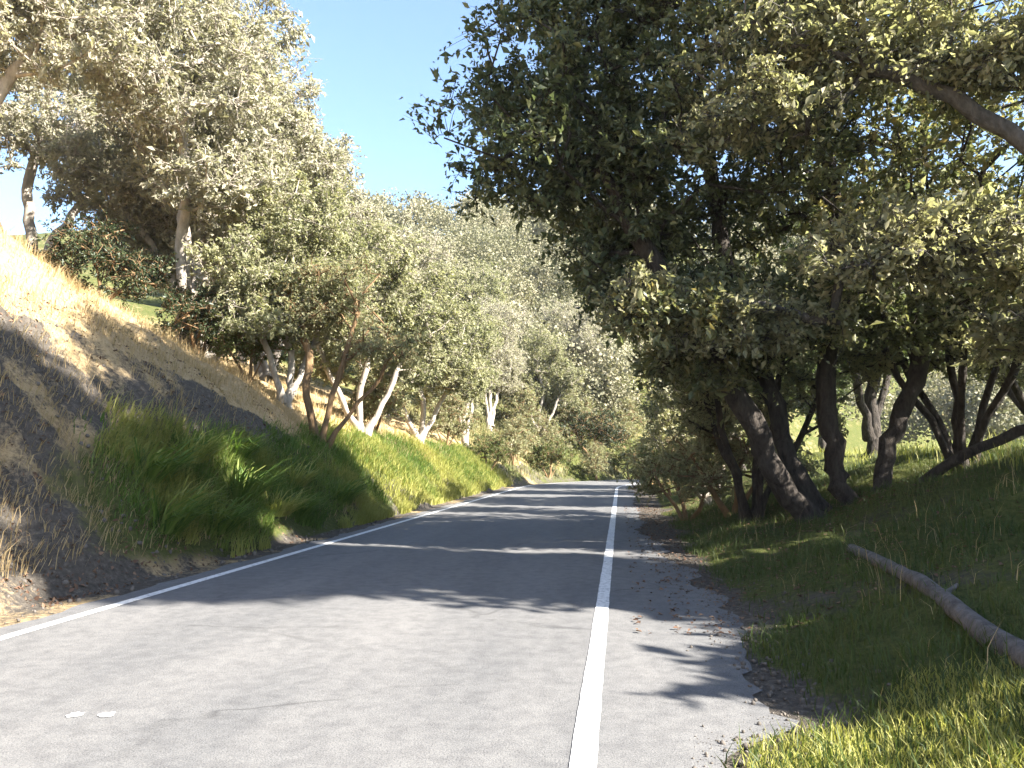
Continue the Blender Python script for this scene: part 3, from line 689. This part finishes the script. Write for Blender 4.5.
# ---- grasses
def blades(name, pts, length, width, lean, mat, seed, label, downhill=0.0, cat='grass', parent=None, tone=None):
    rng = np.random.default_rng(seed); n = len(pts)
    x, y = pts[:, 0], pts[:, 1]; z = height(x, y) - 0.02
    gxv = (height(x + 0.15, y) - height(x - 0.15, y)) / 0.3
    a = rng.random(n) * 2 * math.pi
    ld = np.stack([np.cos(a), np.sin(a)], -1) * lean * (0.3 + rng.random(n))[:, None]
    ld[:, 0] -= downhill * np.clip(gxv, -1.2, 1.2) * (0.5 + rng.random(n))
    L_ = length * (0.45 + 0.9 * rng.random(n)) if np.isscalar(length) else length * (0.6 + 0.7 * rng.random(n))
    L_ = L_ * (0.55 + 0.95 * fbm(x * 1.7, y * 1.7, seed + 7, 2))
    B = np.stack([x, y, z], -1)
    dirm = np.stack([ld[:, 0] * 0.35, ld[:, 1] * 0.35, np.ones(n)], -1); dirm /= np.linalg.norm(dirm, axis=1, keepdims=True)
    dirt = np.stack([ld[:, 0] * 1.2, ld[:, 1] * 1.2, 0.9 - 0.7 * np.linalg.norm(ld, axis=1)], -1); dirt /= np.linalg.norm(dirt, axis=1, keepdims=True)
    Mi = B + dirm * (L_ * 0.5)[:, None]; Ti = Mi + dirt * (L_ * 0.55)[:, None]
    f = rng.random(n) * 2 * math.pi
    sd = np.stack([np.cos(f), np.sin(f), np.zeros(n)], -1) * (width * (0.6 + 0.8 * rng.random(n)))[:, None] * 0.5
    V = np.stack([B - sd, B + sd, Mi + sd * 0.8, Mi - sd * 0.8, Ti], 1).reshape(-1, 3)
    b = np.arange(n)[:, None] * 5
    F = b + [0, 1, 2, 3]; T = b + [3, 2, 4]
    tn = np.clip(fbm(x * 0.8, y * 0.8, seed, 3) * 1.3 - 0.15 if tone is None else tone, 0, 1)
    o = mesh_np(name, V, F, mat, parent, tris=T, attrs={'tone': np.repeat(tn, 5)})
    if label: tag(o, label, cat, kind='stuff')
    return o

def scatter(n, x0, x1, y0, y1, keep, seed, bias=1.6):
    rng = np.random.default_rng(seed); out = []
    tot = 0
    while tot < n:
        m = n * 2
        y = y0 + (y1 - y0) * rng.random(m) ** bias; x = x0 + (x1 - x0) * rng.random(m)
        k = rng.random(m) < keep(x, y)
        out.append(np.stack([x[k], y[k]], -1)); tot += k.sum()
    return np.concatenate(out)[:n]
zbf = lambda x, y: height(x, y) / H_bank(y)
# dry grass on the golden slope
P = scatter(52000, -24, -5.8, 7.5, 36, lambda x, y: np.where(zbf(x, y) > 0.62, 0.95, 0.10) * np.where(x - bend(y) < -6.1, 1, 0), 101, 1.5)
blades('dry_grass', P, 0.26, 0.012, 0.5, M['dry_grass'], 102, 'dry straw coloured grass on the sunny crest of the left bank', 0.4)
# green grass on the bank face
P = scatter(42000, -9.5, -5.75, 8.5, 48, lambda x, y: sstep((G_lim(y) - zbf(x, y)) / 0.15) * sstep((fbm(x * 0.35, y * 0.35, 91, 3) - 0.36) / 0.15) * sstep((y - 8.9 - 1.8 * vnoise(x * 0.9, y * 0.9, 33)) / 2.6) * np.where(-x > 6.0 + 0.35 * vnoise(y * 1.5, y * 0, 6), 1, 0), 103, 1.5)
blades('bank_grass', P, 0.30, 0.014, 0.7, M['green_grass'], 104, 'long green grass growing down the face of the left bank', 0.8)
# right verge
def keep_r(x, y):
    lim = 1.0 + 0.5 * (fbm(x * 0.9, y * 0.9, 92, 3) - 0.5) - 0.6 * sstep((5.0 - y) / 0.8)
    return sstep((x - lim) / 0.3) * (0.25 + 0.9 * sstep((fbm(x * 0.35, y * 0.35, 91, 3) - 0.3) / 0.25))
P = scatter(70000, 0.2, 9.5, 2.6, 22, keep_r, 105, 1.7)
blades('shade_dark_grass', P, 0.15, 0.009, 0.6, M['shade_dark_grass'], 106, 'short green grass, darkened for shade, covering the right verge and slope', 0.3)
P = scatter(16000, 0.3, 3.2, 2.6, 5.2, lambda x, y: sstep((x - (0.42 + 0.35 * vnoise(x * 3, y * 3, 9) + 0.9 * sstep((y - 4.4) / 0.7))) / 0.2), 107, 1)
blades('sunlit_grass', P, 0.11, 0.008, 0.6, M['sun_bright_grass'], 108, 'bright yellow-green grass in the sun at the bottom right', 0.0)
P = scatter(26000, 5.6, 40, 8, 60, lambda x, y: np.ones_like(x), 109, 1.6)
blades('meadow_grass', P, 0.3, 0.02, 0.5, M['sun_bright_grass'], 110, 'sunlit yellow-green grass on top of the right slope behind the oak', 0.0)
# sunlit green patch farther along the left verge
P = scatter(13000, -8.6, -5.8, 8.6, 22, lambda x, y: sstep((y - 9.4 - 2.2 * vnoise(x * 0.9, y * 0.9, 33)) / 1.6) * sstep((0.42 - zbf(x, y)) / 0.15) * sstep((fbm(x * 1.1, y * 1.1, 95, 3) - 0.5) / 0.1), 127, 1.3)  # bright blades stand for dappled sun on the bank grass
blades('sun_streak_grass', P, 0.36, 0.012, 0.8, M['sun_bright_grass'], 128, 'streaks of long grass at the foot of the left bank, coloured bright for dappled sun', 0.9)
P = scatter(24000, -9.4, -5.9, 22, 44, lambda x, y: sstep((1.15 - zbf(x, y)) / 0.4) * sstep((fbm(x * 0.5, y * 0.5, 14, 3) - 0.3) / 0.2), 111, 1.0)
blades('patch_grass', P, 0.28, 0.022, 0.6, M['sun_bright_grass'], 112, 'bright yellow-green grass patch on the far left bank', 0.5)

P = scatter(16000, -14, 16, 43, 72, lambda x, y: np.where((x - bend(y) < -6.1) & (x - bend(y) > -26), 1, 0), 121, 1.0)
blades('bend_grass', P, 0.45, 0.04, 0.6, M['olive_grass'], 122, 'olive and straw coloured grass on the outside of the bend', 0.3)
# dry stalks among the green of the verge and the bare bank
P = scatter(800, 0.9, 8, 3.2, 20, lambda x, y: sstep((x - 1.2) / 0.5) * sstep((fbm(x * 0.9, y * 0.9, 17, 3) - 0.45) / 0.1), 123, 1.5)
blades('dry_stalks', P, 0.32, 0.0045, 0.7, M['dry_grass'], 124, 'thin dry stalks standing in the shaded verge grass', 0.2)
P = scatter(5000, -10.5, -5.9, 7.5, 20, lambda x, y: sstep((fbm(x * 0.8, y * 0.8, 18, 3) - 0.4) / 0.15) * np.where(zbf(x, y) > 0.04, 1, 0), 125, 1.3)
blades('bank_stalks', P, 0.26, 0.008, 0.9, M['dry_grass'], 126, 'sparse dry grass hanging on the bare bank soil', 0.9)

# leaf litter on the dark shoulder under the oak
rng = np.random.default_rng(12)
lx = 0.1 + 4.2 * rng.random(9000) ** 1.2; ly = 7 + 19 * rng.random(9000)
th_ = rng.random(2500) * 6.283; rd_ = 2.2 * rng.random(2500) ** 0.8
lx[:2500] = 4.0 + rd_ * np.cos(th_); ly[:2500] = 14.4 + rd_ * np.sin(th_)
kp = rng.random(9000) < np.where(lx < 0.45, 0.3, 1); lx, ly = lx[kp], ly[kp]
lz = np.where(lx < 1.1, np.maximum(height(lx, ly), 0.018), height(lx, ly)) + 0.012
V, T, tn = leaves(np.stack([lx, ly, lz], -1), np.full(len(lx), 0.004), 1, 0.042, rng, 0.3, rng.random(len(lx)), 0.6, 3.0)
tag(mesh_np('leaf_litter', V, None, M['litter'], tris=T, attrs={'tone': tn}), 'reddish brown fallen leaves on the shaded right shoulder', 'leaf litter', kind='stuff')

P = scatter(3500, -10, -5.7, 7.5, 20, lambda x, y: np.where(zbf(x, y) < 0.9, 1, 0) * sstep((fbm(x * 1.3, y * 1.3, 23, 3) - 0.35) / 0.2), 131, 1.3)
rng = np.random.default_rng(132)
V, T, tn = leaves(np.stack([P[:, 0], P[:, 1], height(P[:, 0], P[:, 1]) + 0.012], -1), np.full(len(P), 0.01), 1, 0.05, rng, 0.6, rng.random(len(P)), 0.5, 0.6)
tag(mesh_np('bank_litter', V, None, M['litter'], tris=T, attrs={'tone': tn}), 'dead leaves and scraps lying on the bare soil of the left bank', 'leaf litter', kind='stuff')

# grass tussocks on the left bank: individuals
def tussock(name, seed, mat, n=170, h=0.5):
    rng = np.random.default_rng(seed)
    a = rng.random(n) * 2 * math.pi; sp = 0.24 * np.sqrt(rng.random(n))
    B = np.stack([np.cos(a) * sp, np.sin(a) * sp, np.zeros(n) - 0.03], -1)
    L_ = h * (0.6 + 0.6 * rng.random(n)); out = np.stack([np.cos(a), np.sin(a)], -1) * (0.35 + 0.75 * rng.random(n))[:, None]
    out[:, 0] += 0.55                     # arch downhill, towards the road
    pts = [B]
    for k, (u, o_) in enumerate(((0.42, 0.28), (0.26, 0.42), (0.02, 0.44))):
        st = np.concatenate([out * o_, np.full((n, 1), u) + rng.normal(size=(n, 1)) * 0.05], 1)
        pts.append(pts[-1] + (st + rng.normal(size=(n, 3)) * 0.09) * L_[:, None])
    f = np.stack([-np.sin(a), np.cos(a), np.zeros(n)], -1)
    w = [0.010, 0.011, 0.008, 0.002]
    V = np.stack([p + s * f * wk for p, wk in zip(pts, w) for s in (-1, 1)], 1).reshape(-1, 3)
    b = np.arange(n)[:, None, None] * 8
    q = np.array([[0, 1, 3, 2], [2, 3, 5, 4], [4, 5, 7, 6]])
    return mesh_np(name, V, (b + q).reshape(-1, 4), mat, attrs={'tone': np.repeat(np.clip(rng.random(n), 0, 1), 8)})
T1 = tussock('grass_tussock', 1, M['green_grass']); T2 = tussock('grass_tussock', 2, M['sun_bright_grass'], 150, 0.5)  # second kind coloured brighter, standing for tussocks in dappled sun
TS = [
 (T1, -6.35, 10.6, 1.25, 'deep green grass tussock nearest the camera at the foot of the left bank'),
 (T2, -6.55, 11.3, 1.0, 'yellowish grass tussock second along the foot of the left bank'),
 (T1, -7.0, 11.2, 1.3, 'green grass tussock a step up the bank above the yellowish one'),
 (T1, -6.4, 12.2, 1.2, 'green grass tussock at the asphalt edge in the middle of the bank foot'),
 (T2, -7.2, 12.7, 1.15, 'tall yellowish grass tussock halfway up the shaded bank'),
 (T1, -7.45, 13.2, 1.0, 'dark green grass tussock highest on the shaded bank'),
 (T1, -6.6, 13.4, 1.35, 'broad green grass tussock near the middle of the bank'),
 (T2, -6.3, 14.2, 1.0, 'light green grass tussock overhanging the road edge'),
 (T1, -7.3, 14.4, 1.2, 'green grass tussock behind the tall yellowish one'),
 (T1, -6.5, 15.6, 1.1, 'green grass tussock where the road shadow begins'),
 (T2, -7.0, 16.6, 1.1, 'pale grass tussock below the dark hollow of the bank'),
 (T1, -6.4, 17.8, 1.2, 'far green grass tussock below the leaning brown stems'),
]
seen = set()
for p, x, y, sc, lb in TS:
    o = p if p not in seen else p.copy()
    if p in seen: col.objects.link(o)
    seen.add(p)
    o.location = (x, y, gz(x, y)); o.scale = (sc, sc, sc); o.rotation_euler.z = (x * 7 + y * 3) % 0.9 - 0.45
    tag(o, lb, 'grass clump', 'grass tussocks on the left bank')

# loose stones on the bare soil
def stones():
    rng = np.random.default_rng(15); Vs = []; Ts = []; n = 0
    t = (1 + 5 ** 0.5) / 2
    ico = np.array([(-1, t, 0), (1, t, 0), (-1, -t, 0), (1, -t, 0), (0, -1, t), (0, 1, t), (0, -1, -t), (0, 1, -t), (t, 0, -1), (t, 0, 1), (-t, 0, -1), (-t, 0, 1)]) / 1.9
    fc = np.array([(0, 11, 5), (0, 5, 1), (0, 1, 7), (0, 7, 10), (0, 10, 11), (1, 5, 9), (5, 11, 4), (11, 10, 2), (10, 7, 6), (7, 1, 8), (3, 9, 4), (3, 4, 2), (3, 2, 6), (3, 6, 8), (3, 8, 9), (4, 9, 5), (2, 4, 11), (6, 2, 10), (8, 6, 7), (9, 8, 1)])
    P = np.concatenate([scatter(3200, -10, -5.6, 7, 20, lambda x, y: np.where(zbf(x, y) < 0.85, 1, 0) * sstep((fbm(x * 0.7, y * 0.7, 19, 3) - 0.35) / 0.2), 16, 1.3),
                        scatter(2600, 0.3, 1.8, 3.5, 14, lambda x, y: np.exp(-((x - 1.1 + 0.55 * sstep((4.9 - y) / 0.6) + 0.5 * sstep((y - 9) / 5)) / 0.28) ** 2), 17, 1.3), scatter(160, -5.7, -5.42, 6, 20, lambda x, y: np.ones_like(x), 18, 1.3)])
    zz = np.where((P[:, 0] > ROAD_L - 0.2) & (P[:, 0] < 1.3), np.maximum(height(P[:, 0], P[:, 1]), 0.013), height(P[:, 0], P[:, 1]))
    for (x, y), z in zip(P, zz):
        r = (0.005 + 0.034 * rng.random() ** 6) * (0.5 if x > 0 else 1.0)
        V = ico * r * (0.75 + 0.5 * rng.random((12, 1))) * (0.7 + 0.6 * rng.random(3)) + [x, y, z + r * 0.2]
        Vs.append(V); Ts.append(fc + n); n += 12
    o = mesh_np('loose_stones', np.concatenate(Vs), None, M['stone'], tris=np.concatenate(Ts))
    tag(o, 'small loose stones and clods on the bare bank and road shoulders', 'stones', kind='stuff')
stones()

# ---- weathered log on the right slope, lying along the road
def make_log():
    rng = np.random.default_rng(9)
    ys = np.linspace(4.3, 9.6, 26); xs = 2.45 + 0.10 * np.sin(ys * 0.9) + 0.02 * (ys - 7)
    r = np.interp(ys, [4.3, 9.6], [0.08, 0.055]) * (1 + 0.12 * (rng.random(26) - 0.5))
    zz = height(xs, ys) + r * 0.55
    zz = np.convolve(np.pad(zz, 3, mode='edge'), np.ones(7) / 7, 'valid')
    base = np.array([2.45, 7.0, gz(2.45, 7.0)])
    root = empty('fallen_log', base)
    tag(root, 'weathered grey log lying along the shaded grass slope on the right', 'log')
    Pn = np.stack([xs, ys, zz], -1) - base
    b = Bag(); V, F = tube_arrays(Pn, r, 14, wob=0.16, rng=rng); b.add(V, F)
    o = b.build('trunk', M['dead_wood'], root)
    for end, k in ((0, -1), (25, 1)):
        c = Pn[end]; ring = V[end * 14:(end + 1) * 14] + np.array([0, k * 0.002, 0])
        cc = np.concatenate([ring, [c + np.array([0, -k * 0.03, 0])]])
        mesh_np('cut_end', cc, None, M['dead_wood'], root, tris=[(i, (i + 1) % 14, 14) for i in range(14)])
    for (i, d, l) in ((11, (0.8, 0.35, 0.35), 0.22),):
        d = np.array(d); s = Pn[i]
        V2, F2 = tube_arrays(np.array([s, s + d * l * 0.5, s + d * l + np.array([0, 0.04, 0])]), [0.03, 0.024, 0.014], 7, wob=0.2, rng=rng)
        bb = Bag(); bb.add(V2, F2); bb.build('branch_stub', M['dead_wood'], root)
make_log()

# thin summer haze: one closed box of air round the whole place
hm, hnt, HN, HL = newmat('haze_air')
hv = HN.new('ShaderNodeVolumePrincipled'); hv.inputs['Color'].default_value = (0.92, 0.95, 1.0, 1); hv.inputs['Density'].default_value = 0.00025; hv.inputs['Anisotropy'].default_value = 0.2
ho = HN.new('ShaderNodeOutputMaterial'); HL.new(hv.outputs[0], ho.inputs['Volume'])
zlo, zhi = float(Z.min()) - 1.0, max(float(Z.max()) + 12.0, 40.0)
xa, xb, ya, yb = gx[0] - 3, gx[-1] + 3, gy[0] - 3, gy[-1] + 3
hvx = np.array([(xa, ya, zlo), (xb, ya, zlo), (xb, yb, zlo), (xa, yb, zlo), (xa, ya, zhi), (xb, ya, zhi), (xb, yb, zhi), (xa, yb, zhi)])
tag(mesh_np('haze', hvx, [(0, 3, 2, 1), (4, 5, 6, 7), (0, 1, 5, 4), (1, 2, 6, 5), (2, 3, 7, 6), (3, 0, 4, 7)], hm), 'thin pale haze in the air between the hills', 'haze', kind='stuff')

# ------------------------------------------------------------------ light, sky, camera
EL, AZ = 34.5, 109.0     # sun from the right, a little behind the camera
w = bpy.data.worlds.new('World'); scene.world = w; w.use_nodes = True
nt = w.node_tree; nt.nodes.clear()
sky = nt.nodes.new('ShaderNodeTexSky'); sky.sky_type = 'NISHITA'; sky.sun_disc = False
sky.sun_elevation = R(EL); sky.sun_rotation = R(AZ); sky.air_density = 1.0; sky.dust_density = 0.9; sky.ozone_density = 3.0
bg = nt.nodes.new('ShaderNodeBackground'); bg.inputs[1].default_value = 0.07
ow = nt.nodes.new('ShaderNodeOutputWorld')
nt.links.new(sky.outputs[0], bg.inputs[0]); nt.links.new(bg.outputs[0], ow.inputs[0])
sd = bpy.data.lights.new('sun', 'SUN'); sd.energy = 5.0; sd.angle = R(0.53); sd.color = (1.0, 0.94, 0.85)
so = bpy.data.objects.new('sun', sd); col.objects.link(so)
tosun = Vector((math.sin(R(AZ)) * math.cos(R(EL)), math.cos(R(AZ)) * math.cos(R(EL)), math.sin(R(EL))))
so.rotation_euler = (-tosun).to_track_quat('-Z', 'Y').to_euler(); so.location = tosun * 60

cam = bpy.data.cameras.new('camera'); cam.sensor_width = 36; cam.lens = 28.1; cam.clip_end = 3000; cam.clip_start = 0.05
co = bpy.data.objects.new('camera', cam); col.objects.link(co)
co.location = (0, 0, 1.5)
co.rotation_euler = (R(90 + 5.3), 0, R(7.7))
scene.camera = co
vs = scene.view_settings
vs.view_transform = 'Standard'; vs.look = 'None'; vs.gamma = 1.0; vs.exposure = 2.65; vs.use_curve_mapping = False
scene.cycles.max_bounces = 6; scene.cycles.diffuse_bounces = 3; scene.cycles.transmission_bounces = 3
